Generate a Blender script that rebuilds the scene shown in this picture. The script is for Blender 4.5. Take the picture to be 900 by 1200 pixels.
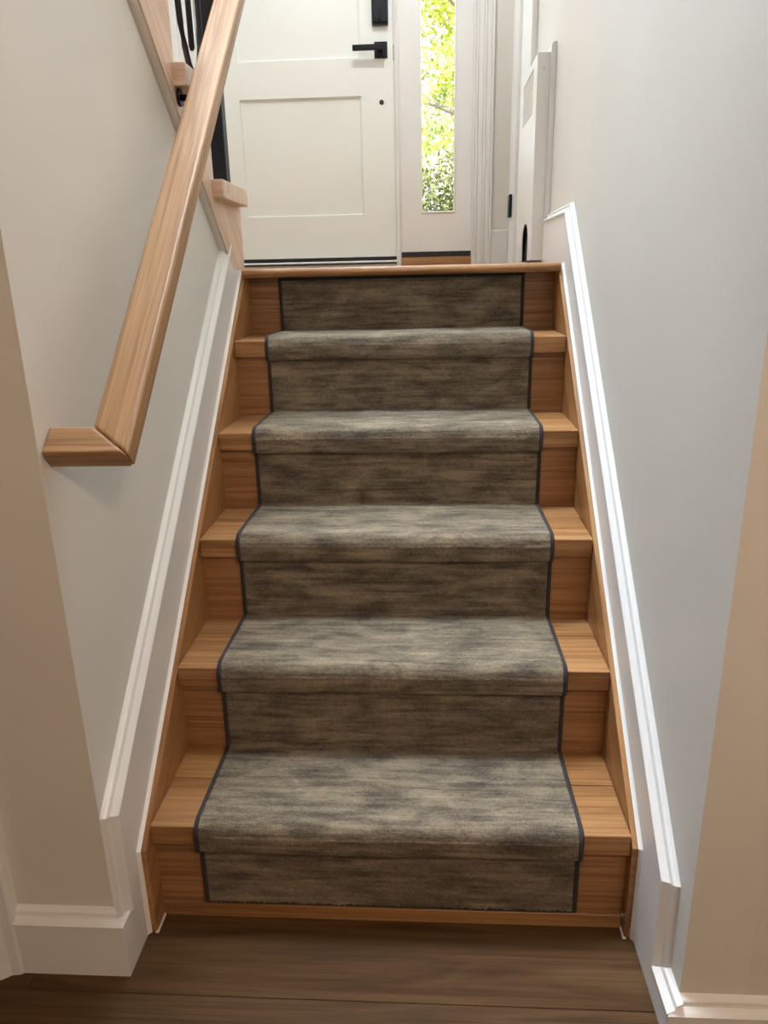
import bpy, bmesh, math, random
from mathutils import Vector, Matrix
random.seed(7)
for o in list(bpy.data.objects):
    bpy.data.objects.remove(o, do_unlink=True)
sc = bpy.context.scene
COL = sc.collection

# ------------------------------------------------------------------ camera
cd = bpy.data.cameras.new('camera'); cam = bpy.data.objects.new('camera', cd); COL.objects.link(cam)
cd.sensor_fit = 'VERTICAL'; cd.sensor_height = 36.0; cd.lens = 870.0 / 1200.0 * 36.0
cd.clip_start = 0.02; cd.clip_end = 200
yaw, pitch, roll = -.0628, .3108, -.0222
fwd = Vector((math.sin(yaw)*math.cos(pitch), math.cos(yaw)*math.cos(pitch), -math.sin(pitch)))
r0 = Vector((math.cos(yaw), -math.sin(yaw), 0)); u0 = r0.cross(fwd)
rt = math.cos(roll)*r0 + math.sin(roll)*u0; up = -math.sin(roll)*r0 + math.cos(roll)*u0
M3 = Matrix((rt, up, -fwd)).transposed()
cam.matrix_world = Matrix.Translation((.07744, -1.10088, 1.16908)) @ M3.to_4x4()
sc.camera = cam

# ------------------------------------------------------------------ world, sun, lights, exposure
sc.view_settings.view_transform = 'Standard'; sc.view_settings.look = 'None'
sc.view_settings.gamma = 1.0; sc.view_settings.use_curve_mapping = False
sc.view_settings.exposure = 0.0
w = bpy.data.worlds.new('world'); sc.world = w; w.use_nodes = True
bg = w.node_tree.nodes['Background']; bg.inputs[0].default_value = (.80, .90, 1, 1); bg.inputs[1].default_value = 4.5
def light(name, kind, loc, rot, energy, color, **k):
    l = bpy.data.lights.new(name, kind); l.energy = energy; l.color = color
    for a, v in k.items(): setattr(l, a, v)
    o = bpy.data.objects.new(name, l); COL.objects.link(o); o.location = loc; o.rotation_euler = rot
    return o
R = math.radians; TOP_ = 4.75
light('sun', 'SUN', (0, 0, 20), (R(42), 0, R(-25)), 17.0, (1, .93, .80), angle=R(.6))
# daylight through the tall window over the front door
light('daylight_over_door', 'AREA', (-.15, 2.70, 3.85), (R(-60), 0, 0), 40, (.72, .85, 1), shape='RECTANGLE', size=1.25, size_y=.9)
# added fill lamp at the upper left, shining over the upper stair
light('upper_left_fill', 'AREA', (-2.45, 2.1, 3.8), (0, R(-55), 0), 20, (.72, .85, 1), shape='RECTANGLE', size=1.2, size_y=1.2)
# added fill lamp above the stairwell, under a solid ceiling
light('stairwell_fill', 'AREA', (-.62, .16, TOP_-.02), (R(-7), R(-3), 0), 86, (.78, .88, 1), shape='RECTANGLE', size=1.5, size_y=1.4, spread=R(66))

# ------------------------------------------------------------------ helpers
def lin(h):
    h = h.lstrip('#'); v = [int(h[i:i+2], 16)/255 for i in (0, 2, 4)]
    return tuple((c/12.92 if c <= .04045 else ((c+.055)/1.055)**2.4) for c in v) + (1,)
def tag(o, label=None, cat=None, group=None, kind=None):
    if label: o['label'] = label
    if cat: o['category'] = cat
    if group: o['group'] = group
    if kind: o['kind'] = kind
    return o
def empty(name, loc=(0, 0, 0)):
    o = bpy.data.objects.new(name, None); COL.objects.link(o); o.location = loc; o.empty_display_size = .1
    return o
def place(o, parent, frame):
    if parent is not None:
        o.parent = parent
        o.matrix_parent_inverse = Matrix.Identity(4)
        o.matrix_basis = wm(parent).inverted() @ frame
    else:
        o.matrix_basis = frame
    o['_'] = 0; del o['_']
WM = {}
def wm(o):
    m = o.matrix_basis.copy()
    while o.parent is not None:
        o = o.parent; m = o.matrix_basis @ m
    return m
def from_bm(name, bm, mat, parent=None, frame=None, smooth=False):
    if frame is None: frame = Matrix.Identity(4)
    bmesh.ops.recalc_face_normals(bm, faces=bm.faces)
    bm.transform(frame.inverted())
    me = bpy.data.meshes.new(name); bm.to_mesh(me); bm.free()
    if smooth:
        for p in me.polygons: p.use_smooth = True
    me.materials.append(mat)
    o = bpy.data.objects.new(name, me); COL.objects.link(o); place(o, parent, frame)
    return o
def addbox(bm, a, b, bev=0, seg=1):
    a, b = Vector([min(p, q) for p, q in zip(a, b)]), Vector([max(p, q) for p, q in zip(a, b)])
    vs = [bm.verts.new((x, y, z)) for x in (a.x, b.x) for y in (a.y, b.y) for z in (a.z, b.z)]
    fs = [(0, 1, 3, 2), (4, 6, 7, 5), (0, 4, 5, 1), (2, 3, 7, 6), (0, 2, 6, 4), (1, 5, 7, 3)]
    F = [bm.faces.new([vs[i] for i in f]) for f in fs]
    if bev:
        es = list({e for f in F for e in f.edges})
        bmesh.ops.bevel(bm, geom=es, offset=bev, segments=seg, affect='EDGES', profile=.5)
def box(name, a, b, mat, parent=None, bev=0, seg=1, frame=None, smooth=False):
    bm = bmesh.new(); addbox(bm, a, b, bev, seg)
    if frame is None:
        frame = Matrix.Translation([(p+q)/2 for p, q in zip(a, b)])
    return from_bm(name, bm, mat, parent, frame, smooth)
def addprism(bm, pts, axis, lo, hi):
    """extrude a 2D polygon; axis 'x': pts=(y,z); 'y': (x,z); 'z': (x,y)"""
    def P(p, t):
        return {'x': (t, p[0], p[1]), 'y': (p[0], t, p[1]), 'z': (p[0], p[1], t)}[axis]
    A = [bm.verts.new(P(p, lo)) for p in pts]; B = [bm.verts.new(P(p, hi)) for p in pts]
    bm.faces.new(A); bm.faces.new(B[::-1])
    n = len(pts)
    for i in range(n):
        bm.faces.new((A[i], A[(i+1) % n], B[(i+1) % n], B[i]))
def prism(name, pts, axis, lo, hi, mat, parent=None, frame=None, bev=0, smooth=False):
    bm = bmesh.new(); addprism(bm, pts, axis, lo, hi)
    if bev: bmesh.ops.bevel(bm, geom=list(bm.edges), offset=bev, segments=2, affect='EDGES', profile=.5)
    if frame is None:
        c = {'x': ((lo+hi)/2, pts[0][0], pts[0][1]), 'y': (pts[0][0], (lo+hi)/2, pts[0][1]), 'z': (pts[0][0], pts[0][1], (lo+hi)/2)}[axis]
        frame = Matrix.Translation(c)
    return from_bm(name, bm, mat, parent, frame, smooth)
def sweep(name, rings, mat, parent=None, frame=None, closed_profile=False, caps=False, smooth=False):
    bm = bmesh.new(); V = [[bm.verts.new(p) for p in r] for r in rings]
    n = len(rings[0])
    for a, b in zip(V, V[1:]):
        for i in range(n if closed_profile else n-1):
            j = (i+1) % n
            bm.faces.new((a[i], a[j], b[j], b[i]))
    if caps:
        bm.faces.new(V[0]); bm.faces.new(V[-1][::-1])
    if frame is None: frame = Matrix.Translation(rings[0][0])
    return from_bm(name, bm, mat, parent, frame, smooth)
def tube(name, pts, rad, mat, parent=None, n=10, frame=None):
    pts = [Vector(p) for p in pts]; rings = []
    for i, p in enumerate(pts):
        d = (pts[min(i+1, len(pts)-1)] - pts[max(i-1, 0)]).normalized()
        a = d.cross(Vector((0, 0, 1)) if abs(d.z) < .9 else Vector((1, 0, 0))).normalized(); b = d.cross(a)
        r = rad[i] if isinstance(rad, (list, tuple)) else rad
        rings.append([p + r*(math.cos(2*math.pi*k/n)*a + math.sin(2*math.pi*k/n)*b) for k in range(n)])
    return sweep(name, rings, mat, parent, frame or Matrix.Translation(pts[0]), True, True, True)
def disc(name, c, axis, rad, h, mat, parent=None, n=24, bev=.0):
    ax = Vector(axis).normalized(); c = Vector(c)
    a = ax.cross(Vector((0, 0, 1)) if abs(ax.z) < .9 else Vector((1, 0, 0))).normalized(); b = ax.cross(a)
    prof = [(rad, 0), (rad, h-bev), (rad-bev, h)] if bev else [(rad, 0), (rad, h)]
    rings = [[c + ax*t + r*(math.cos(2*math.pi*k/n)*a + math.sin(2*math.pi*k/n)*b) for k in range(n)] for r, t in prof]
    return sweep(name, rings, mat, parent, Matrix.Translation(c), True, True)

# ------------------------------------------------------------------ materials
def base(name, col=(.8, .8, .8, 1), rough=.5, metal=0, spec=.5):
    m = bpy.data.materials.new(name); m.use_nodes = True
    b = m.node_tree.nodes['Principled BSDF']
    b.inputs['Base Color'].default_value = col; b.inputs['Roughness'].default_value = rough
    b.inputs['Metallic'].default_value = metal; b.inputs['Specular IOR Level'].default_value = spec
    return m, m.node_tree, b
def N(t, kind, **k):
    n = t.nodes.new(kind)
    for a, v in k.items():
        if a in n.inputs.keys(): n.inputs[a].default_value = v
        else: setattr(n, a, v)
    return n
def ramp(t, stops):
    n = t.nodes.new('ShaderNodeValToRGB'); e = n.color_ramp.elements
    while len(e) < len(stops): e.new(.5)
    for x, (p, c) in zip(e, stops): x.position = p; x.color = c
    return n
def paint(name, col, rough, bump=.05, scale=220, var=.03):
    m, t, b = base(name, col, rough)
    tc = N(t, 'ShaderNodeTexCoord'); n = N(t, 'ShaderNodeTexNoise', Scale=scale, Detail=3.0)
    t.links.new(tc.outputs['Object'], n.inputs['Vector'])
    bp = N(t, 'ShaderNodeBump', Strength=bump, Distance=.002); t.links.new(n.outputs['Fac'], bp.inputs['Height'])
    t.links.new(bp.outputs['Normal'], b.inputs['Normal'])
    n2 = N(t, 'ShaderNodeTexNoise', Scale=2.5, Detail=2.0); t.links.new(tc.outputs['Object'], n2.inputs['Vector'])
    lo = tuple(c*(1-var) for c in col[:3]) + (1,); hi = tuple(min(1, c*(1+var)) for c in col[:3]) + (1,)
    r = ramp(t, [(.3, lo), (.7, hi)]); t.links.new(n2.outputs['Fac'], r.inputs['Fac']); t.links.new(r.outputs['Color'], b.inputs['Base Color'])
    return m
def wood(name, dark, mid, light_, rough=.38, axis='X', bands=14, pores=.35, bump=.12, fine=1.0, spec=.4):
    """grain runs along the object's local axis"""
    m, t, b = base(name, mid, rough, 0, spec)
    L = t.links.new
    tc = N(t, 'ShaderNodeTexCoord'); oi = N(t, 'ShaderNodeObjectInfo')
    rv = N(t, 'ShaderNodeVectorMath', operation='SCALE'); rv.inputs[0].default_value = (37, 61, 23); L(oi.outputs['Random'], rv.inputs['Scale'])
    ad = N(t, 'ShaderNodeVectorMath', operation='ADD'); L(tc.outputs['Object'], ad.inputs[0]); L(rv.outputs[0], ad.inputs[1])
    def stretch(along, across):
        mp = N(t, 'ShaderNodeMapping'); L(ad.outputs[0], mp.inputs['Vector'])
        s = [across]*3; s['XYZ'.index(axis)] = along; mp.inputs['Scale'].default_value = s
        return mp
    m1 = stretch(1.1, bands); n1 = N(t, 'ShaderNodeTexNoise', Scale=1.0, Detail=4.0, Roughness=.55, Distortion=.6); L(m1.outputs[0], n1.inputs['Vector'])
    m2 = stretch(3.0*fine, 210*fine); n2 = N(t, 'ShaderNodeTexNoise', Scale=1.0, Detail=3.0, Roughness=.6); L(m2.outputs[0], n2.inputs['Vector'])
    # rings: bands of the low noise
    mul = N(t, 'ShaderNodeMath', operation='MULTIPLY'); L(n1.outputs['Fac'], mul.inputs[0]); mul.inputs[1].default_value = 7.0
    sn = N(t, 'ShaderNodeMath', operation='PINGPONG'); L(mul.outputs[0], sn.inputs[0]); sn.inputs[1].default_value = 1.0
    mix = N(t, 'ShaderNodeMix', data_type='FLOAT'); mix.inputs[0].default_value = .45; L(n1.outputs['Fac'], mix.inputs[2]); L(sn.outputs[0], mix.inputs[3])
    r = ramp(t, [(.25, dark), (.5, mid), (.78, light_)]); L(mix.outputs[0], r.inputs['Fac'])
    r2 = ramp(t, [(.34, (.42, .36, .30, 1)), (.52, (1, 1, 1, 1))]); L(n2.outputs['Fac'], r2.inputs['Fac'])
    mx = N(t, 'ShaderNodeMix', data_type='RGBA', blend_type='MULTIPLY'); mx.inputs[0].default_value = pores
    L(r.outputs['Color'], mx.inputs[6]); L(r2.outputs['Color'], mx.inputs[7])
    hv = N(t, 'ShaderNodeMapRange'); L(oi.outputs['Random'], hv.inputs[0]); hv.inputs[3].default_value = .90; hv.inputs[4].default_value = 1.08
    hs = N(t, 'ShaderNodeHueSaturation'); L(mx.outputs[2], hs.inputs['Color']); L(hv.outputs[0], hs.inputs['Value'])
    L(hs.outputs[0], b.inputs['Base Color'])
    bp = N(t, 'ShaderNodeBump', Strength=bump, Distance=.001); L(n2.outputs['Fac'], bp.inputs['Height']); L(bp.outputs[0], b.inputs['Normal'])
    return m
WALL = paint('wall_paint', (.71, .68, .615, 1), .5, .12)
CEIL = paint('ceiling_paint', (.78, .77, .75, 1), .8, .1)
TRIM = paint('trim_white', (.77, .755, .72, 1), .28, .03, 60, .01)
CAULK = paint('caulk_white', (.86, .84, .79, 1), .5, .05, 60, .01)
DOORP = paint('door_paint', (.79, .80, .75, 1), .38, .03, 80, .01)
HEAT = paint('heater_enamel', (.76, .75, .71, 1), .3, .12, 300, .02)
OAK = wood('oak_stair', (.245, .110, .038, 1), (.370, .182, .066, 1), (.455, .245, .098, 1), bands=24, pores=.5)
OAKR = wood('oak_riser', (.245, .115, .045, 1), (.335, .165, .068, 1), (.40, .205, .088, 1), bands=60, pores=.6, fine=.8)
OAKL = wood('oak_rail', (.29, .155, .066, 1), (.41, .232, .105, 1), (.50, .30, .145, 1), rough=.45, bands=42, pores=.5)
OAK_LIT = wood('oak_lit', (.58, .40, .275, 1), (.68, .50, .37, 1), (.74, .57, .44, 1), rough=.35, bands=18)  # upper flight oak, strong side light put into the paler colour
VINYL = wood('vinyl_plank', (.056, .026, .009, 1), (.085, .043, .016, 1), (.11, .060, .024, 1), rough=.62, bands=16, pores=.35, spec=.15)
BLACK = base('black_metal', (.005, .006, .009, 1), .45, 0, .25)[0]
BLACKM = base('black_rubber', (.014, .013, .013, 1), .7)[0]
GREY = base('lock_grey', (.09, .09, .10, 1), .35, .6)[0]
STEEL = base('steel', (.6, .6, .6, 1), .3, 1)[0]
HOLE = base('dark_inside', (.004, .004, .004, 1), .9)[0]
LAMP, t_, b_ = base('lamp_glass', (.9, .9, .85, 1), .4)
b_.inputs['Emission Color'].default_value = (1, .86, .68, 1); b_.inputs['Emission Strength'].default_value = 4.0
GLASS, t_, b_ = base('window_glass', (1, 1, 1, 1), 0)
for n_ in list(t_.nodes):
    if n_.type != 'OUTPUT_MATERIAL': t_.nodes.remove(n_)
tr_ = N(t_, 'ShaderNodeBsdfTransparent'); gl_ = N(t_, 'ShaderNodeBsdfGlossy', Roughness=.02); ms_ = N(t_, 'ShaderNodeMixShader'); ms_.inputs[0].default_value = .05
t_.links.new(tr_.outputs[0], ms_.inputs[1]); t_.links.new(gl_.outputs[0], ms_.inputs[2])
t_.links.new(ms_.outputs[0], [n for n in t_.nodes if n.type == 'OUTPUT_MATERIAL'][0].inputs[0])
BIND = paint('runner_binding', (.030, .027, .029, 1), .85, .5, 900, .15)
# carpet: streaks across the width, blotches, clipped pile relief; follows the runner through its UVs (metres)
CARPET, t, b = base('runner_pile', (.2, .17, .13, 1), .95, 0, .15)
L = t.links.new
uv = N(t, 'ShaderNodeUVMap'); uv.uv_map = 'UVMap'
def cnoise(su, sv, detail, rough, dist=0.0):
    mp = N(t, 'ShaderNodeMapping'); mp.inputs['Scale'].default_value = (su, sv, 1); L(uv.outputs[0], mp.inputs['Vector'])
    n = N(t, 'ShaderNodeTexNoise', Scale=1.0, Detail=detail, Roughness=rough, Distortion=dist); L(mp.outputs[0], n.inputs['Vector']); return n
s1 = cnoise(5.5, 75, 5.0, .68, .3); s2 = cnoise(9, 20, 4.0, .6, .5); s3 = cnoise(90, 520, 2.0, .75); s4 = cnoise(420, 120, 2.0, .75)
def madd(a, ka, bb, kb):
    x = N(t, 'ShaderNodeMath', operation='MULTIPLY'); L(a, x.inputs[0]); x.inputs[1].default_value = ka
    y = N(t, 'ShaderNodeMath', operation='MULTIPLY_ADD'); L(bb, y.inputs[0]); y.inputs[1].default_value = kb; L(x.outputs[0], y.inputs[2])
    return y.outputs[0]
f = madd(s1.outputs['Fac'], .33, s2.outputs['Fac'], .33)
f = madd(f, 1.0, s3.outputs['Fac'], .20); f = madd(f, 1.0, s4.outputs['Fac'], .14)
cr = ramp(t, [(.40, (.060, .049, .037, 1)), (.465, (.124, .101, .073, 1)), (.515, (.192, .156, .108, 1)), (.595, (.312, .255, .172, 1))])
L(f, cr.inputs['Fac']); L(cr.outputs['Color'], b.inputs['Base Color'])
p1 = N(t, 'ShaderNodeTexNoise', Scale=420.0, Detail=2.0, Roughness=.6); tc = N(t, 'ShaderNodeTexCoord'); L(tc.outputs['Object'], p1.inputs['Vector'])
hh = madd(p1.outputs['Fac'], .8, s1.outputs['Fac'], .5)
bp = N(t, 'ShaderNodeBump', Strength=.75, Distance=.003); L(hh, bp.inputs['Height']); L(bp.outputs[0], b.inputs['Normal'])
b.inputs['Sheen Weight'].default_value = .10; b.inputs['Sheen Roughness'].default_value = .5; b.inputs['Sheen Tint'].default_value = (.75, .68, .55, 1)
LEAF, t, b = base('leaf_yellow_green', (.42, .47, .06, 1), .6)
oi = N(t, 'ShaderNodeTexCoord'); n = N(t, 'ShaderNodeTexNoise', Scale=3.0, Detail=2.0); t.links.new(oi.outputs['Object'], n.inputs['Vector'])
r = ramp(t, [(.35, (.30, .42, .04, 1)), (.65, (.75, .68, .14, 1))]); t.links.new(n.outputs['Fac'], r.inputs['Fac']); t.links.new(r.outputs[0], b.inputs['Base Color'])
LEAFD, t, b = base('leaf_hedge', (.12, .17, .04, 1), .6)
oi = N(t, 'ShaderNodeTexCoord'); n = N(t, 'ShaderNodeTexNoise', Scale=9.0, Detail=2.0); t.links.new(oi.outputs['Object'], n.inputs['Vector'])
r = ramp(t, [(.35, (.08, .095, .05, 1)), (.65, (.27, .29, .11, 1))]); t.links.new(n.outputs['Fac'], r.inputs['Fac']); t.links.new(r.outputs[0], b.inputs['Base Color'])
BARK = paint('bark', (.30, .25, .19, 1), .9, .6, 40, .2)
GRASS = paint('lawn', (.10, .16, .04, 1), .95, .6, 90, .3)

# ------------------------------------------------------------------ dimensions
RUN = .2207; RISES = [.2195, .1989, .1959, .1937, .1994, .1807]
ZT = []; z = 0
for h in RISES: z += h; ZT.append(z)
ZB = [0] + ZT[:-1]
LAND = ZT[5]                     # 1.188
OV = .0139; TH = .0426           # nosing front sits at i*RUN-OV
RF = .004                        # riser face at i*RUN+RF
HW = .433                        # half width between the oak skirts
WX = .468                        # stairwell wall planes
SL = .892; LINE = .232           # nosing line z = LINE + SL*y
DOORY = 2.80
UFLOOR = 2.565; TOP = 4.75
HC = 2.06                        # hall ceiling

# ------------------------------------------------------------------ structure
def S(o, label=None): return tag(o, label, None, None, 'structure')
ufloor_front = -.55
# left stairwell wall, cut to the slope of the upper stair
def under(y): return 1.185 + (.9955-y)*.8655
S(prism('wall_left', [(-.115, 0), (1.14, 0), (1.14, 1.06), (-.115, under(-.115)-.02)], 'x', -WX-.10, -WX, WALL), 'grey wall left of the stairs below the upper flight')
S(box('wall_right', (WX, -.20, 0), (WX+.10, DOORY+.15, TOP), WALL), 'tall grey wall along the right side of the stairs')
S(box('wall_hall_left', (-1.75, -.115, 0), (-WX-.10, .0, HC), WALL), 'dim beige hall wall left of the stair opening')
S(box('wall_hall_right', (WX+.10, -.20, 0), (1.75, -.08, HC), WALL), 'dim beige hall wall right of the stair opening')
S(box('wall_hall_side_left', (-1.85, -3.3, 0), (-1.75, .0, HC), WALL)); S(box('wall_hall_side_right', (1.75, -3.3, 0), (1.85, -.08, HC), WALL))
S(box('wall_hall_back', (-1.85, -3.4, 0), (1.85, -3.3, HC), WALL))
S(box('ceiling_hall', (-1.85, -3.4, HC), (1.85, -.115, HC+.06), CEIL))
S(box('floor_upper_hall', (-1.85, -3.4, HC+.06), (1.85, -.36, UFLOOR), CEIL)); S(box('floor_upper_edge', (-WX, -.36, HC+.06), (1.75, -.115, UFLOOR), CEIL))
# foyer and upper shell
S(box('wall_foyer_left', (-1.55, -.115, 0), (-1.45, DOORY+.15, UFLOOR), WALL))
S(box('wall_upper_left', (-2.75, -3.4, UFLOOR), (-2.65, DOORY+.15, TOP), WALL))
S(box('wall_upper_right', (1.75, -3.4, UFLOOR), (1.85, -.08, TOP), WALL)); S(box('wall_upper_return', (WX+.1, -.2, UFLOOR), (1.75, -.08, TOP), WALL))
S(box('wall_upper_back', (-2.75, -3.5, UFLOOR), (1.85, -3.4, TOP), WALL))
S(box('floor_upper', (-2.75, .0, 2.45), (-1.45, DOORY, UFLOOR), CEIL))
S(box('floor_upper_back', (-2.75, -3.4, 2.45), (-1.85, .0, UFLOOR), CEIL))
S(box('ceiling_upper', (-2.75, -3.5, TOP), (1.85, DOORY+.15, TOP+.1), CEIL))
# front wall with an opening for the door and sidelight and one for the window above
OX0, OX1, OZ1 = -1.03, .305, 3.32
S(box('wall_front', (-1.55, DOORY, 0), (OX0, DOORY+.15, TOP), WALL), 'foyer wall left of the front door')
S(box('wall_front_right', (OX1, DOORY, 0), (WX, DOORY+.15, TOP), WALL), 'narrow beige foyer wall between sidelight and corner')
S(box('wall_front_lintel', (OX0, DOORY, OZ1), (OX1, DOORY+.15, OZ1+.12), WALL))
S(box('wall_front_top', (OX0, DOORY, 4.5), (OX1, DOORY+.15, TOP), WALL))
S(box('wall_front_below', (OX0, DOORY, 0), (OX1, DOORY+.15, LAND-.02), WALL))
S(box('wall_upper_front', (-2.75, DOORY, UFLOOR), (-1.55, DOORY+.15, TOP), WALL))
wt = S(empty('window_2', (-.36, DOORY+.05, 3.44)), 'window above the front door')
for x in (OX0, OX1-.05): box('frame', (x, DOORY+.02, 3.44), (x+.05, DOORY+.1, 4.5), TRIM, wt)
for zz in (3.44, 4.45): box('frame', (OX0+.05, DOORY+.02, zz), (OX1-.05, DOORY+.1, zz+.05), TRIM, wt)
box('pane', (OX0+.05, DOORY+.055, 3.49), (OX1-.05, DOORY+.06, 4.45), GLASS, wt)

w3 = S(empty('stairwell_fill_frame', (-.62, .16, TOP)), 'added frame and blank pane round the stairwell fill lamp')  # made-up skylight fitting, dresses the fill lamp
for p, q in (((-1.43, -.60), (-1.38, .92)), ((.14, -.60), (.19, .92)), ((-1.38, -.60), (.14, -.55)), ((-1.38, .87), (.14, .92))):
    box('frame', (p[0], p[1], TOP-.14), (q[0], q[1], TOP), TRIM, w3)
box('pane', (-1.38, -.55, TOP-.006), (.14, .87, TOP-.001), CAULK, w3)
w4 = S(empty('upper_fill_frame', (-2.65, 2.1, 3.2)), 'added frame and blank pane behind the upper fill lamp')  # made-up window fitting on the solid wall behind the fill lamp
for p, q in (((1.42, 3.0), (1.48, 4.5)), ((2.72, 3.0), (2.78, 4.5)), ((1.48, 3.0), (2.72, 3.06)), ((1.48, 4.44), (2.72, 4.5))):
    box('frame', (-2.65, p[0], p[1]), (-2.61, q[0], q[1]), TRIM, w4)
box('pane', (-2.649, 1.48, 3.06), (-2.64, 2.72, 4.44), CAULK, w4)

# lower floor of planks
fl = S(box('floor', (-1.85, -3.4, -.05), (1.85, .03, -.005), BLACKM), 'brown wood-look plank floor of the lower hall')
y = .015; row = 0
while y > -3.3:
    y1 = y; y0 = y-.18
    x = -1.75 - random.uniform(.1, 1.0) if row > 1 else (-1.82, -1.93)[row]
    while x < 1.75:
        a, bb = max(x, -1.75), min(x+1.2, 1.75)
        if bb-a > .02:
            box('plank', (a+.0006, y0+.0006, -.006), (bb-.0006, y1-.0006, 0), VINYL, fl, bev=.0008)
        x += 1.2
    y = y0; row += 1
# landing floor
lf = S(box('floor_landing', (-1.45, 1.12, LAND-.16), (WX, DOORY, LAND-.012), CEIL), 'oak floor of the entry landing')
y = 1.125
while y < DOORY-.01:
    y1 = min(y+.127, DOORY)
    for a, bb in ((-1.45, -.62), (-.62, WX-.002)):
        box('plank', (a+.0005, y+.0005, LAND-.012), (bb-.0005, y1-.0005, LAND), OAK, lf)
    y = y1

# ------------------------------------------------------------------ stair skirt trim (painted) with cap moulding
CAPW = .0285
PROF = [(0, .0195), (.0015, .0225), (.005, .0225), (.008, .0195), (.014, .0115), (.018, .0095), (.0205, .0105), (.023, .009), (.0255, .004), (CAPW, 0)]
def capsweep(name, path, side, parent, mat=TRIM, outward=None):
    """path: (y,z) points of the cap's inner edge on the wall x=side*WX; grows to the left of the path direction (in y,z)"""
    nrm = []
    for i in range(len(path)):
        ds = []
        if i > 0: ds.append(Vector((path[i][0]-path[i-1][0], path[i][1]-path[i-1][1])).normalized())
        if i < len(path)-1: ds.append(Vector((path[i+1][0]-path[i][0], path[i+1][1]-path[i][1])).normalized())
        ns = [Vector((-d.y, d.x)) for d in ds]
        m = sum(ns, Vector((0, 0))).normalized(); nrm.append(m / max(.2, m.dot(ns[0])))
    rings = [[(side*(WX-o), p[0]+n.x*a, p[1]+n.y*a) for a, o in PROF] for p, n in zip(path, nrm)]
    return sweep(name, rings, mat, parent)
FX = .0195   # board thickness
tl = S(empty('trim_1', (-WX, .4, 0)), 'white painted stair skirt with cap moulding on the left wall')
offL, offR = .368, .352
bl = [(-.115, 0), (-.115, .109), (-.0875, .109), (-.0875, .306), (1.0, offL+SL*1.0), (1.10, 1.21), (1.10, .95), (.2, .1), (.1, 0)]
prism('board', bl, 'x', -WX, -WX+FX, TRIM, tl)
capsweep('cap_moulding', [(-.088, .107), (-.088, .306), (.985, offL+SL*.985)], -1, tl)
trr = S(empty('trim_2', (WX, .4, 0)), 'white painted stair skirt with cap moulding on the right wall')
ytop = (LAND+.125-offR)/SL
br = [(-.20, 0), (-.20, .059), (-.128, .059), (-.128, offR-.128*SL), (ytop, LAND+.125), (1.47, LAND+.125), (1.47, LAND-.06), (.2, .1), (.1, 0)]
prism('board', br, 'x', WX-FX, WX, TRIM, trr)
capsweep('cap_moulding', [(-.20-FX, .058), (-.1285, .058), (-.1285, offR-.1285*SL), (ytop, LAND+.125), (1.468, LAND+.125)], 1, trr)
# front baseboards of the hall
def frontcap(name, x0, x1, yf, zt, parent, mitre_side):
    rings = []
    for i, x in enumerate((x0, x1)):
        ring = []
        for a, o in PROF:
            xx = x
            if i == (1 if mitre_side > 0 else 0): xx = x + mitre_side*(o-FX)
            ring.append((xx, yf-o, zt+a))
        rings.append(ring)
    return sweep(name, rings, TRIM, parent)
b1 = S(empty('baseboard_left', (-.55, -.13, 0)), 'white baseboard under the dim wall left of the stairs')
box('board', (-.655, -.115-FX, 0), (-WX+FX, -.115, .109), TRIM, b1)
frontcap('cap_moulding', -.655, -WX+FX, -.115, .107, b1, 1)
b2 = S(empty('baseboard_right', (.9, -.21, 0)), 'white baseboard under the dim wall right of the stairs')
box('board', (WX-FX, -.20-FX, 0), (1.75, -.20, .059), TRIM, b2)
frontcap('cap_moulding', WX-FX, 1.75, -.20, .058, b2, -1)
# hall door casing at far left
c3 = S(empty('trim_3', (-.7, -.13, 0)), 'white door casing at the far left of the hall')
prism('casing', [(-.80, -.115), (-.80, -.150), (-.79, -.156), (-.70, -.156), (-.675, -.150), (-.66, -.140), (-.645, -.138), (-.640, -.134), (-.640, -.115)], 'z', 0, 2.1, TRIM, c3)

# ------------------------------------------------------------------ lower staircase
st = tag(empty('staircase', (0, 0, 0)), 'oak staircase of five treads climbing to the entry landing', 'staircase')
for i in range(6):
    y0 = i*RUN
    top = ZT[i] - (TH if i < 5 else .024)
    bot = ZB[i]-.0003 if i else .030
    box('riser', (-HW, y0+RF, bot), (HW, y0+RF+.018, top), OAKR, st)
box('base_strip', (-HW+.002, -.001, 0), (HW-.002, RF+.016, .030), OAK, st, bev=.001)
for i in range(5):
    yf = i*RUN-OV; ys = yf+.150 if i != 0 else yf+.1365; yb = (i+1)*RUN+RF+.016
    tr = box('tread', (-HW+.0008, yf, ZT[i]-TH), (HW-.0008, ys, ZT[i]), OAK, st, bev=.0025, seg=2)
    box('back_board', (-HW+.0008, ys+.0006, ZT[i]-TH+.01), (HW-.0008, yb, ZT[i]-.0003), OAK, tr)
# landing nosing, bullnose
yf = 1.0307
nb = [(1.13, LAND-.024), (yf+.010, LAND-.024)]
for k in range(9):
    a = -math.pi/2 - math.pi*k/8
    nb.append((yf+.011+.011*math.cos(a)*1.0, LAND-.012+.012*math.sin(a)))
nb += [(1.13, LAND)]
prism('landing_nosing', nb, 'x', -HW-.004, HW+.004, OAK, st, frame=Matrix.Translation((0, yf, LAND)))
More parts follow.
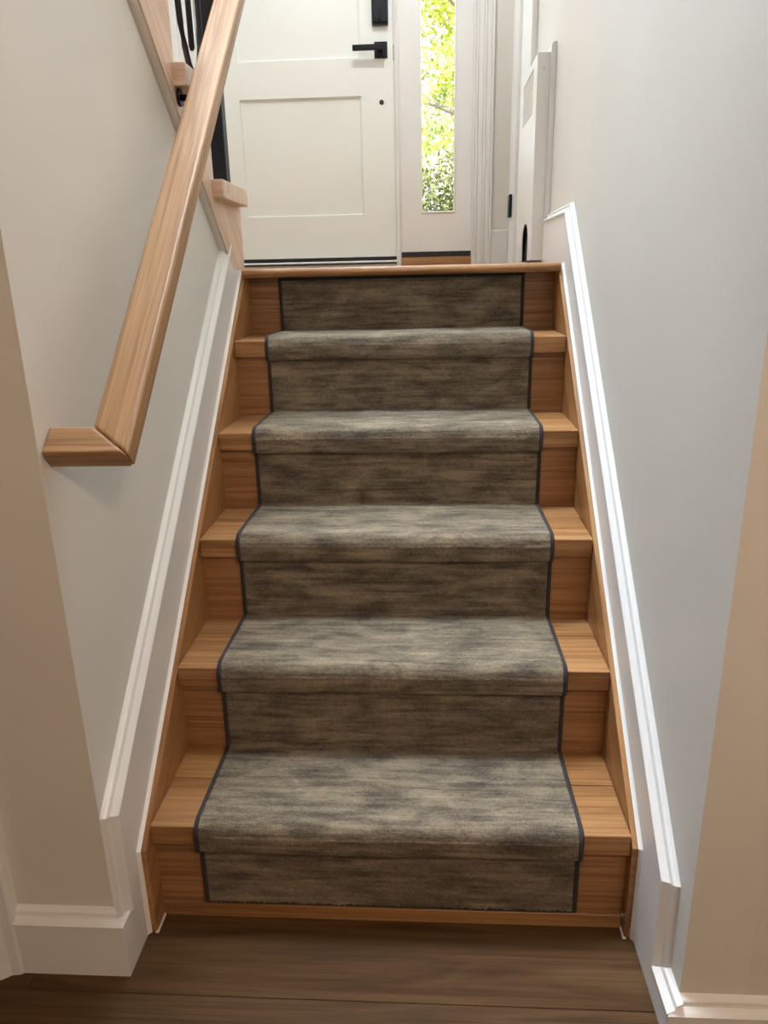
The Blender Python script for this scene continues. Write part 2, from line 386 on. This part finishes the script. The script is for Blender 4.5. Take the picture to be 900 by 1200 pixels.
# oak skirts each side, top edge on the nosing line, plus the paint bead beside them
slope = math.atan(SL)
for s in (-1, 1):
    y_f = -.040 if s < 0 else -.022
    ye = (LAND-.004-LINE)/SL
    pts = [(y_f, 0), (y_f, LINE+SL*y_f-.012), (ye, LAND-.004), (1.125, LAND-.004), (1.125, 1.0), (.25, 0)]
    fr = Matrix.Translation((s*HW, y_f, LINE)) @ Matrix.Rotation(slope, 4, 'X') @ Matrix.Rotation(R(90), 4, 'Z')
    prism('side_skirt', pts, 'x', s*HW, s*(HW+.0105), OAK, st, frame=fr)
    tr_ = tl if s < 0 else trr
    e0 = LINE+SL*y_f-.012
    rings = []
    nx, nz = -math.sin(slope), math.cos(slope)
    for (yy, zz, ny, nn) in [(y_f, .0, -1, 0), (y_f, e0, -.85, .5), (ye-.003, LAND-.005, nx, nz)]:
        rings.append([(s*(HW+.0095), yy+ny*.0012, zz+nn*.0012), (s*(HW+.0125), yy+ny*.004, zz+nn*.004), (s*(WX-FX), yy+ny*.0085, zz+nn*.0085), (s*(WX-FX+.001), yy, zz)])
    sweep('caulk_bead', rings, CAULK, tr_)
    box('caulk_bead', (s*(HW-.003), y_f-.003, 0), (s*(HW+.003), RF, .0025), CAULK, tr_)

# ------------------------------------------------------------------ stair runner
TC = .012; RW = .345
path = []   # (y, z)
def arc(cx, cz, r, a0, a1, n):
    for k in range(n+1):
        a = R(a0+(a1-a0)*k/n); path.append((cx+r*math.cos(a), cz+r*math.sin(a)))
def line(p, q, n):
    for k in range(n+1): path.append((p[0]+(q[0]-p[0])*k/n, p[1]+(q[1]-p[1])*k/n))
for i in range(6):
    ry = i*RUN+RF-.009                       # riser pile surface
    zb = (ZB[i]+TC) if i else .041
    if i < 5:
        nz = ZT[i]-TH-.008                   # lower edge of the wrapped nosing
        nf = i*RUN-OV-TC                     # front of the wrapped nosing
        line((ry, zb), (ry, nz-.002), 48)
        path.append((ry-.002, nz))
        arc(nf+.008, nz+.006, .006, 250, 180, 4)
        rr = .024
        line((nf, nz+.010), (nf-.001, ZT[i]+TC-rr), 8)
        arc(nf+rr, ZT[i]+TC-rr, rr, 178, 96, 10)
        line((nf+rr+.004, ZT[i]+TC), ((i+1)*RUN+RF-.011, ZT[i]+TC-.002), 64)
    else:
        line((ry, zb), (ry, LAND-.027), 46)
# drop coincident points
pp = [path[0]]
for p in path[1:]:
    if math.hypot(p[0]-pp[-1][0], p[1]-pp[-1][1]) > .0008: pp.append(p)
path = pp
run_root = tag(empty('stair_runner', (0, .5, .4)), 'taupe mottled carpet runner with dark binding down the middle of the stairs', 'carpet runner')
bm = bmesh.new(); uvl = bm.loops.layers.uv.new('UVMap'); NX = 240
s_ = 0; rows = []; svals = []
rnd = random.Random(3)
edge = [rnd.uniform(-.0025, .0025) for _ in range(NX+1)]
for j, p in enumerate(path):
    if j: s_ += math.hypot(p[0]-path[j-1][0], p[1]-path[j-1][1])
    a = path[max(j-1, 0)]; c = path[min(j+1, len(path)-1)]
    tx, tz = c[0]-a[0], c[1]-a[1]; l = math.hypot(tx, tz); nx, nz = -tz/l, tx/l
    row = []
    for k in range(NX+1):
        x = -RW+.003 + (2*RW-.006)*k/NX
        d = rnd.gauss(0, .00055) + .0010*math.sin(x*9+j*.05)*math.sin(s_*11)
        zz = p[1] + nz*d + (edge[k] if j == 0 else 0)
        side = min(k, NX-k)
        if side == 0: d -= .005
        row.append(bm.verts.new((x, p[0]+nx*d, zz)))
    rows.append(row); svals.append(s_)
for j in range(len(rows)-1):
    for k in range(NX):
        fc = bm.faces.new((rows[j][k], rows[j][k+1], rows[j+1][k+1], rows[j+1][k])); fc.smooth = True
        for lp, (jj, kk) in zip(fc.loops, ((j, k), (j, k+1), (j+1, k+1), (j+1, k))):
            lp[uvl].uv = ((kk/NX-.5)*2*RW, svals[jj])
bmesh.ops.recalc_face_normals(bm, faces=bm.faces)
me = bpy.data.meshes.new('pile'); fr = Matrix.Translation((0, 0, 0)); bm.to_mesh(me); bm.free(); me.materials.append(CARPET)
po = bpy.data.objects.new('pile', me); COL.objects.link(po); place(po, run_root, fr)
# backing sheet against the wood
bk = [(-RW+.004), (RW-.004)]
rings = []
for j, p in enumerate(path):
    a = path[max(j-1, 0)]; c = path[min(j+1, len(path)-1)]
    tx, tz = c[0]-a[0], c[1]-a[1]; l = math.hypot(tx, tz); nx, nz = -tz/l, tx/l
    rings.append((p, (nx, nz)))
# side bindings: rolled dark tape following the edge
for s in (-1, 1):
    rr = []
    for j, (p, n) in enumerate(rings):
        if j % 2 and 0 < j < len(rings)-1 and abs(rings[j-1][1][0]-n[0]) < .02: continue
        prof = [(-.006, -.0015), (-.005, .0012), (-.001, .0022), (.0025, .0005), (.004, -.004), (.003, -.0095)]
        rr.append([(s*(RW+a), p[0]+n[0]*o, p[1]+n[1]*o) for a, o in prof])
    sweep('binding', rr, BIND, run_root, smooth=True)
yl, zl = path[-1]
prism('binding', [(yl-.002, zl-.006), (yl-.0005, zl+.003), (yl+.009, zl+.003), (yl+.009, zl-.006)], 'x', -RW-.004, RW+.004, BIND, run_root)
yl, zl = path[0]
box('binding', (-RW-.003, yl+.001, zl-.004), (RW+.003, yl+.008, zl+.004), BIND, run_root)

# ------------------------------------------------------------------ handrail on the left wall
hr = tag(empty('handrail', (-WX, .35, 1.3)), 'square oak handrail sloping up the left wall, mitred return at its lower end', 'handrail')
TA = math.atan(.1969/.2207)
fr = Matrix.Translation((-WX, -.1114, .938)) @ Matrix.Rotation(TA, 4, 'X')   # local y up the slope, local z off the top face
XA, XB = .066, .125      # from the wall
RT = .036; RWd = .049    # thickness, return depth along the slope
def local_prism(name, pts, mat, grain_rot, bev=.004):
    bm = bmesh.new(); addprism(bm, pts, 'z', -RT, 0)
    bmesh.ops.bevel(bm, geom=list(bm.edges), offset=bev, segments=3, affect='EDGES', profile=.5)
    bm.transform(fr)
    return from_bm(name, bm, mat, hr, fr @ Matrix.Rotation(grain_rot, 4, 'Z'), False)
local_prism('rail', [(XB, 0), (XB, 2.15), (XA, 2.15), (XA, RWd)], OAKL, R(90), .005)
local_prism('return', [(0.0005, 0), (XB-.0004, 0), (XA-.0004, RWd), (0.0005, RWd)], OAKL, 0, .005)

# ------------------------------------------------------------------ upper staircase (treads, stringer) with black balusters
us = tag(empty('upper_staircase', (-.9, 1.0, LAND)), 'oak upper staircase rising from the landing towards the camera on the left', 'staircase')
URUN, URISE = .235, .196
NT = 6
saw = [(1.12, LAND), (.9955-.003/.8655, LAND)]
yb = -.35
saw += [(yb, under(yb))]
yt = .845-URUN*(NT-1)
saw += [(yb, 1.353+URISE*(NT-1))]
for k in range(NT-1, -1, -1):
    ya = .862-URUN*k; zt = 1.353+URISE*k
    saw += [(ya, zt)] if k == NT-1 else [(ya-0, zt)]
    nxt = ya+URUN-.0 if k else 1.12
    saw += [(nxt, zt)]
# clean duplicates
cl = []
for p in saw:
    if not cl or math.hypot(p[0]-cl[-1][0], p[1]-cl[-1][1]) > 1e-4: cl.append(p)
fr_ = Matrix.Translation((-.45, .5, 1.5)) @ Matrix.Rotation(-math.atan(.8655), 4, 'X') @ Matrix.Rotation(R(90), 4, 'Z')
sg = prism('stringer', cl, 'x', -.4525, -.448, OAK_LIT, us, frame=fr_)
prism('stringer_backing', cl, 'x', -.480, -.4527, WALL, sg)
for k in range(NT):
    ya, yc = .845-URUN*k, 1.10-URUN*k; zt = 1.397+URISE*k
    box('tread', (-1.449, ya, zt-.044), (-.420, yc, zt), OAK_LIT, us, bev=.003, seg=2)
    box('riser', (-1.449, yc-.030, zt-URISE+.0005 if k else LAND), (-.482, yc-.020, zt-.0445), OAK_LIT, us)
bal = tag(empty('balustrade', (-.47, .9, 1.4)), 'black iron balusters and newel on the upper stair treads', 'balustrade')
box('newel_post', (-.500, 1.035, 1.3975), (-.458, 1.077, 2.55), BLACK, bal, bev=.003)
def baluster(y, zt, x=-.452):
    def bow(q): return [(x, y+q*.003, zt+.0003), (x, y+q*.006, zt+.012), (x, y+q*.037, zt+.032), (x, y+q*.055, zt+.060), (x, y+q*.072, zt+.100), (x, y+q*.078, zt+.145), (x, y+q*.078, zt+.72)]
    o = tube('baluster', bow(-1), .0068, BLACK, bal)
    tube('spindle', [(x, y, zt+.064), (x, y, zt+.070), (x, y, zt+.72)], [.004, .0066, .0066], BLACK, o)
    tube('spindle', bow(1), .0066, BLACK, o)
for k in range(1, NT):
    baluster(.786-URUN*(k-1), 1.397+URISE*k)
yy0, zz0 = 1.10, 2.50
rr = [[(-.485, y_, z_), (-.425, y_, z_), (-.425, y_, z_+.045), (-.485, y_, z_+.045)] for y_, z_ in ((1.12, 2.315), (-.35, 2.315+1.47*.834))]
sweep('top_rail', rr, OAKL, bal, closed_profile=True, caps=True)
# black handrail bracket on the stringer
def hp(x, y, z): return fr @ Vector((x, y, z))
brp = tube('bracket', [(-.4475, .637, 1.532), (-.42, .637, 1.532), (-.405, .637, 1.528), (-.385, .637, 1.540)], .0065, BLACK, hr, 8)
disc('bracket_plate', (-.4475, .637, 1.532), (1, 0, 0), .017, .006, BLACK, brp)

# ------------------------------------------------------------------ front door, sidelight, casing
d1 = S(empty('door_1', (-.53, DOORY, LAND)), 'cream panelled front door with black lever and keypad lock')
DX0, DX1, DZ0, DZ1 = -.990, -.077, 1.250, 3.28
PX0, PX1 = -.810, -.232
F0 = DOORY
box('slab', (DX0, F0+.012, DZ0), (DX1, F0+.045, DZ1), DOORP, d1)
for nm, a, c in (('stile', (DX0, DZ0), (PX0, DZ1)), ('stile', (PX1, DZ0), (DX1, DZ1)), ('rail', (PX0, DZ0), (PX1, 1.443)), ('rail', (PX0, 1.964), (PX1, 2.120)), ('rail', (PX0, 3.12), (PX1, DZ1))):
    box(nm, (a[0], F0, a[1]), (c[0], F0+.0125, c[1]), DOORP, d1)
def beading(x0, x1, z0, z1):
    for a, c in (((x0, z0), (x1, z0+.007)), ((x0, z1-.007), (x1, z1)), ((x0, z0+.007), (x0+.007, z1-.007)), ((x1-.007, z0+.007), (x1, z1-.007))):
        box('panel_bead', (a[0], F0+.006, a[1]), (c[0], F0+.0128, c[1]), DOORP, d1, bev=.002)
beading(PX0, PX1, 1.443, 1.964); beading(PX0, PX1, 2.120, 3.12)
lk = box('keypad_lock', (-.171, F0-.032, 2.248), (-.101, F0, 2.40), BLACK, d1, bev=.008, seg=3)
box('lock_edge', (-.174, F0-.018, 2.243), (-.098, F0+.001, 2.404), GREY, lk, bev=.006, seg=2)
box('thumb_turn', (-.1405, F0-.042, 2.262), (-.1315, F0-.031, 2.300), BLACK, lk, bev=.002)
lv = box('lever_rose', (-.165, F0-.010, 2.115), (-.105, F0, 2.181), BLACK, d1, bev=.0015)
box('lever_neck', (-.1475, F0-.045, 2.140), (-.1265, F0-.009, 2.162), BLACK, lv)
box('lever', (-.262, F0-.058, 2.1375), (-.124, F0-.044, 2.1605), BLACK, lv, bev=.002)
disc('door_hole', (-.1365, F0+.0005, 1.934), (0, -1, 0), .0105, .003, BLACK, d1)
disc('door_hole_core', (-.1365, F0-.0024, 1.934), (0, -1, 0), .0045, .0015, GREY, d1)
box('latch_plate', (DX1-.002, F0-.0005, 2.105), (DX1+.001, F0+.03, 2.170), GREY, d1)
box('door_sweep', (DX0, F0+.004, 1.236), (DX1, F0+.04, 1.2495), BLACKM, d1)
sill = S(empty('trim_4', (-.4, DOORY-.02, LAND)), 'white and black threshold under the front door')
prism('threshold', [(DOORY-.06, 1.192), (DOORY-.055, 1.214), (DOORY+.0, 1.222), (DOORY+.09, 1.235), (DOORY+.09, LAND), (DOORY-.06, LAND)], 'x', DX0-.03, DX1+.005, TRIM, sill)
box('threshold_gap', (DX0-.03, DOORY-.064, 1.2145), (DX1+.004, DOORY-.045, 1.2205), BLACKM, sill)
box('threshold_stop', (DX0-.03, DOORY+.047, 1.2), (DX1+.003, DOORY+.09, 1.262), BLACKM, sill)
box('weather_strip', (DX0-.03, DOORY-.050, 1.2205), (DX1+.004, DOORY-.028, 1.2305), CAULK, sill, bev=.003)
# jambs, mullion and casing of the door unit
fj = S(empty('trim_5', (-.35, DOORY, LAND)), 'white jambs and fluted casing round the front door and sidelight')
box('mullion_stop', (DX1-.012, DOORY+.047, LAND), (DX1+.004, DOORY+.1, 3.32), TRIM, fj)
box('jamb_stop', (DX0-.004, DOORY+.047, LAND), (DX0+.012, DOORY+.1, 3.32), TRIM, fj)
box('mullion', (DX1+.0015, DOORY-.004, LAND), (-.052, DOORY+.1, 3.32), TRIM, fj)
box('mullion_stop', (-.066, DOORY-.012, LAND), (-.056, DOORY-.0045, 3.32), TRIM, fj, bev=.002)
box('jamb', (OX0, DOORY-.002, LAND), (DX0-.004, DOORY+.12, 3.32), TRIM, fj)
box('jamb_stop', (.284, DOORY+.046, LAND), (.306, DOORY+.1, 3.32), TRIM, fj)
box('mullion_stop', (-.054, DOORY+.046, LAND), (-.044, DOORY+.1, 3.32), TRIM, fj)
box('head_jamb', (DX0-.004, DOORY-.002, DZ1+.004), (.290, DOORY+.12, 3.32), TRIM, fj)
for x0, x1, pr_ in ((.290, .3015, .010), (.302, .313, .020), (.3135, .338, .016), (.3385, .350, .020), (.3505, .374, .016), (.3745, .385, .022)):
    box('casing_flute', (x0, DOORY-pr_, LAND), (x1, DOORY, 3.38), TRIM, fj, bev=.002)
for x0, x1, pr_ in ((-1.02, -1.0, .016), (-1.045, -1.0205, .020), (-1.075, -1.0455, .016), (-1.105, -1.0755, .022)):
    box('casing_flute', (x0, DOORY-pr_, LAND), (x1, DOORY-.0025, 3.38), TRIM, fj, bev=.002)
w1 = S(empty('window_1', (.12, DOORY, LAND)), 'narrow white sidelight window right of the front door')
GX0, GX1, GZ0, GZ1 = .0485, .2060, 1.4485, 3.10
SX0, SX1, SZ0 = -.0515, .2895, 1.268
for a, c in (((SX0, SZ0), (GX0, 3.275)), ((GX1, SZ0), (SX1, 3.275)), ((GX0, SZ0), (GX1, GZ0)), ((GX0, GZ1), (GX1, 3.275))):
    box('stile' if c[0]-a[0] < .12 and c[1]-a[1] > 1 else 'rail', (a[0], DOORY, a[1]), (c[0], DOORY+.045, c[1]), TRIM, w1)
for a, c in (((GX0-.004, GZ0-.004), (GX1+.004, GZ0+.004)), ((GX0-.004, GZ0), (GX0+.004, GZ1)), ((GX1-.004, GZ0), (GX1+.004, GZ1))):
    box('glazing_bead', (a[0], DOORY-.005, a[1]), (c[0], DOORY+.001, c[1]), CAULK, w1, bev=.0015)
box('pane', (GX0+.0005, DOORY+.020, GZ0+.001), (GX1-.0005, DOORY+.024, GZ1), GLASS, w1)
box('sill_strip', (SX0, DOORY-.006, 1.243), (SX1, DOORY+.04, 1.2675), BLACKM, w1)
box('sill_board', (SX0, DOORY-.012, LAND), (SX1, DOORY+.1, 1.2425), OAK, w1)
b3 = S(empty('baseboard_front', (.42, DOORY-.01, LAND)), 'white baseboard between sidelight casing and corner')
box('board', (.3855, DOORY-.016, LAND), (WX-.0005, DOORY, LAND+.170), TRIM, b3, bev=.002)
# closet door in the right wall by the corner
d2 = S(empty('door_2', (WX, 2.25, LAND)), 'white closet door in the right wall beside the corner')
box('leaf', (WX-.008, 2.031, LAND+.01), (WX-.0005, 2.359, LAND+2.03), DOORP, d2)
hg = box('hinge', (WX-.034, 2.43, 1.395), (WX-.0225, 2.50, 1.487), BLACK, d2, bev=.002)
box('hinge_foot', (WX-.030, 2.43, LAND+.0005), (WX-.0225, 2.53, LAND+.011), BLACK, d2)
cz = S(empty('trim_6', (WX, 2.25, LAND)), 'white casing round the closet door')
for (a, c) in ((1.94, 2.03), (2.36, 2.56)):
    box('casing', (WX-.0215, a, LAND), (WX, c, LAND+2.12), TRIM, cz, bev=.002)
box('casing', (WX-.0215, 2.031, LAND+2.032), (WX, 2.359, LAND+2.12), TRIM, cz)

# ------------------------------------------------------------------ wall heater on the right wall
HX = .4135; HY0, HY1, HZ0, HZ1 = 1.492, 1.92, LAND+.012, 1.798
ht = tag(empty('wall_heater', (.44, 1.7, LAND)), 'tall white metal heater with mesh vent and dark arched opening on right wall', 'heater')
GYa, GYb, GZa, GZb = 1.575, 1.825, 1.645, 1.775
AY0, AY1, AZ = 1.585, 1.745, 1.322
arch = []
for k in range(13):
    a = math.pi*k/12
    arch.append(((AY0+AY1)/2 + (AY1-AY0)/2*math.cos(a), AZ-.055+.055*math.sin(a)))
# front sheet with arch notch (below the vent)
fp = [(HY0, HZ0), (AY0, HZ0)] + arch[::-1] + [(AY1, HZ0), (HY1, HZ0), (HY1, GZa), (HY0, GZa)]
prism('front_panel', fp, 'x', HX, HX+.003, HEAT, ht)
for y0, y1, z0, z1 in ((HY0, GYa, GZa, HZ1), (GYb, HY1, GZa, HZ1), (GYa, GYb, GZb, HZ1)):
    box('front_panel', (HX, y0, z0), (HX+.003, y1, z1), HEAT, ht)
box('side_panel', (HX+.003, HY0, HZ0), (WX-.0165, HY0+.003, HZ1), HEAT, ht)
box('side_panel', (HX+.003, HY1-.003, HZ0), (WX-.0165, HY1, HZ1), HEAT, ht)
box('top_panel', (HX+.003, HY0+.003, HZ1-.003), (WX-.0165, HY1-.003, HZ1), HEAT, ht)
box('inner_box', (HX+.012, HY0+.004, HZ0), (WX-.017, HY1-.004, HZ1-.004), HOLE, ht)
bm = bmesh.new()
nyv, nzv = 15, 11
for k in range(nyv+1):
    yv = GYa+(GYb-GYa)*k/nyv; addbox(bm, (HX+.001, yv-.0035, GZa), (HX+.002, yv+.0035, GZb))
for k in range(nzv+1):
    zv = GZa+(GZb-GZa)*k/nzv; addbox(bm, (HX+.0012, GYa, zv-.0024), (HX+.0022, GYb, zv+.0024))
from_bm('mesh_vent', bm, HEAT, ht, Matrix.Translation((HX, GYa, GZa)))
# back plate with rounded upper corner seen end-on
bpz = 1.822
bp_ = [(WX-.0005, LAND+.004), (WX-.0005, bpz)]
for k in range(7):
    a = math.pi/2 + math.pi/2*k/6
    bp_.append((WX-.004+.012*math.cos(a), bpz-.012+.012*math.sin(a)))
bp_ += [(WX-.016, LAND+.004)]
prism('back_plate', bp_, 'y', 1.475, 1.935, HEAT, ht)
disc('screw', (.4335, HY0-.0002, 1.755), (0, -1, 0), .004, .0015, STEEL, ht, 12)

# ------------------------------------------------------------------ added fill lamps, out of view
def lamp(name, loc, rad, energy, color, label):
    o = tag(empty(name, loc), label, 'ceiling lamp')
    disc('base_plate', loc, (0, 0, -1), rad, .02, TRIM, o, 32)
    c = Vector(loc); rings = []
    for a in range(0, 91, 15):
        q = R(a); rings.append([c + Vector((rad*.92*math.cos(q)*math.cos(2*math.pi*k/28), rad*.92*math.cos(q)*math.sin(2*math.pi*k/28), -.02-.06*math.sin(q))) for k in range(28)])
    rings[-1] = [c + Vector((.004*math.cos(2*math.pi*k/28), .004*math.sin(2*math.pi*k/28), -.08)) for k in range(28)]
    sweep('shade', rings, LAMP, o, closed_profile=True, caps=True, smooth=True)
    l = light(name+'_light', 'POINT', (loc[0], loc[1], loc[2]-.16), (0, 0, 0), energy, color, shadow_soft_size=.12)
    return o
lamp('hall_fill_lamp', (.6, -1.6, HC), .15, 38, (1, .76, .59), 'added round ceiling lamp, out of view, filling the lower hall with light')  # added to lift the risers, hall walls and floor
pd = tag(empty('foyer_fill_lamp', (-.15, 1.75, TOP)), 'added white dome pendant, out of view, brightening the foyer', 'pendant lamp')  # added lamp, hung here to brighten door and foyer
disc('canopy', (-.15, 1.75, TOP-.0005), (0, 0, -1), .05, .025, TRIM, pd)
tube('cord', [(-.15, 1.75, TOP-.025), (-.15, 1.75, 3.32)], .004, BLACK, pd, 8)
rings = []
for a in range(5, 96, 10):
    q = R(a); rings.append([(-.15+.16*math.sin(q)*math.cos(2*math.pi*k/28), 1.75+.16*math.sin(q)*math.sin(2*math.pi*k/28), 3.20+.12*math.cos(q)) for k in range(28)])
sweep('shade', rings, TRIM, pd, closed_profile=True, smooth=True)
light('foyer_fill_bulb', 'POINT', (-.15, 1.75, 3.17), (0, 0, 0), 38, (.95, .98, 1), shadow_soft_size=.07)

# ------------------------------------------------------------------ garden seen through the sidelight
S(box('ground', (-14, DOORY+.16, LAND-.3), (14, 40, LAND-.12), GRASS), 'lawn outside the front door')
def foliage(name, centers, n, size, mat, parent, seed, squash=1.0):
    rg = random.Random(seed); vs = []; fs = []
    for _ in range(n):
        c, rad = rg.choice(centers)
        d = Vector((rg.gauss(0, 1), rg.gauss(0, 1), rg.gauss(0, 1)*squash)).normalized() * rad * rg.random()**.45
        p = Vector(c)+d
        u = Vector((rg.gauss(0, 1), rg.gauss(0, 1), rg.gauss(0, 1))).normalized(); v = u.cross(Vector((rg.gauss(0, 1), rg.gauss(0, 1), rg.gauss(0, 1)))).normalized()
        s = size*rg.uniform(.6, 1.3); k = len(vs)
        vs += [p-u*s, p+v*s*.45, p+u*s, p-v*s*.45]; fs.append((k, k+1, k+2, k+3))
    me = bpy.data.meshes.new(name); me.from_pydata([tuple(q) for q in vs], [], fs); me.materials.append(mat)
    o = bpy.data.objects.new(name, me); COL.objects.link(o); place(o, parent, Matrix.Identity(4)); o['kind'] = 'stuff'
    return o
tg = tag(empty('garden_tree', (1.6, 9.0, LAND-.12)), 'sunlit yellow-green tree seen through the sidelight', 'tree')
tube('trunk', [(1.6, 9.0, LAND-.13), (1.55, 9.0, 2.2), (1.4, 8.9, 3.2), (1.2, 8.9, 4.6)], [.14, .11, .085, .05], BARK, tg)
for pts, r_ in (([(1.5, 8.95, 2.55), (.9, 8.7, 2.75), (.2, 8.5, 3.0), (-.7, 8.4, 3.25)], [.06, .045, .032, .014]), ([(1.45, 8.9, 3.0), (.8, 8.7, 3.7), (.2, 8.6, 4.2), (-.3, 8.5, 4.9)], [.05, .036, .026, .01]), ([(1.3, 8.9, 3.9), (.7, 8.9, 4.5), (.1, 9, 5.3)], [.04, .03, .01])):
    tube('branch', pts, r_, BARK, tg)
rg = random.Random(11)
cs = [((rg.uniform(-1.6, 2.6), 8.8+rg.uniform(-.8, .9), rg.uniform(2.75, 5.6)), rg.uniform(.22, .52)) for _ in range(46)]
cs += [((rg.uniform(-.5, .9), 8.9+rg.uniform(-.9, .9), rg.uniform(2.0, 4.6)), rg.uniform(.18, .40)) for _ in range(44)]
foliage('foliage', cs, 13000, .045, LEAF, tg, 5)
hg_ = tag(empty('hedge', (0, 7.0, LAND-.12)), 'clipped green hedge low behind the sidelight glass', 'hedge')
cs = [((rg.uniform(-1.8, 2.2), 7.0+rg.uniform(-.25, .25), rg.uniform(1.2, 2.12)), rg.uniform(.18, .30)) for _ in range(110)]
foliage('foliage', cs, 42000, .026, LEAFD, hg_, 6)
for k in range(9):
    x = -1.7+.45*k
    tube('stem', [(x, 7.0, LAND-.13), (x+.03, 7.02, 1.6), (x-.02, 6.98, 2.1)], [.018, .013, .006], BARK, hg_)
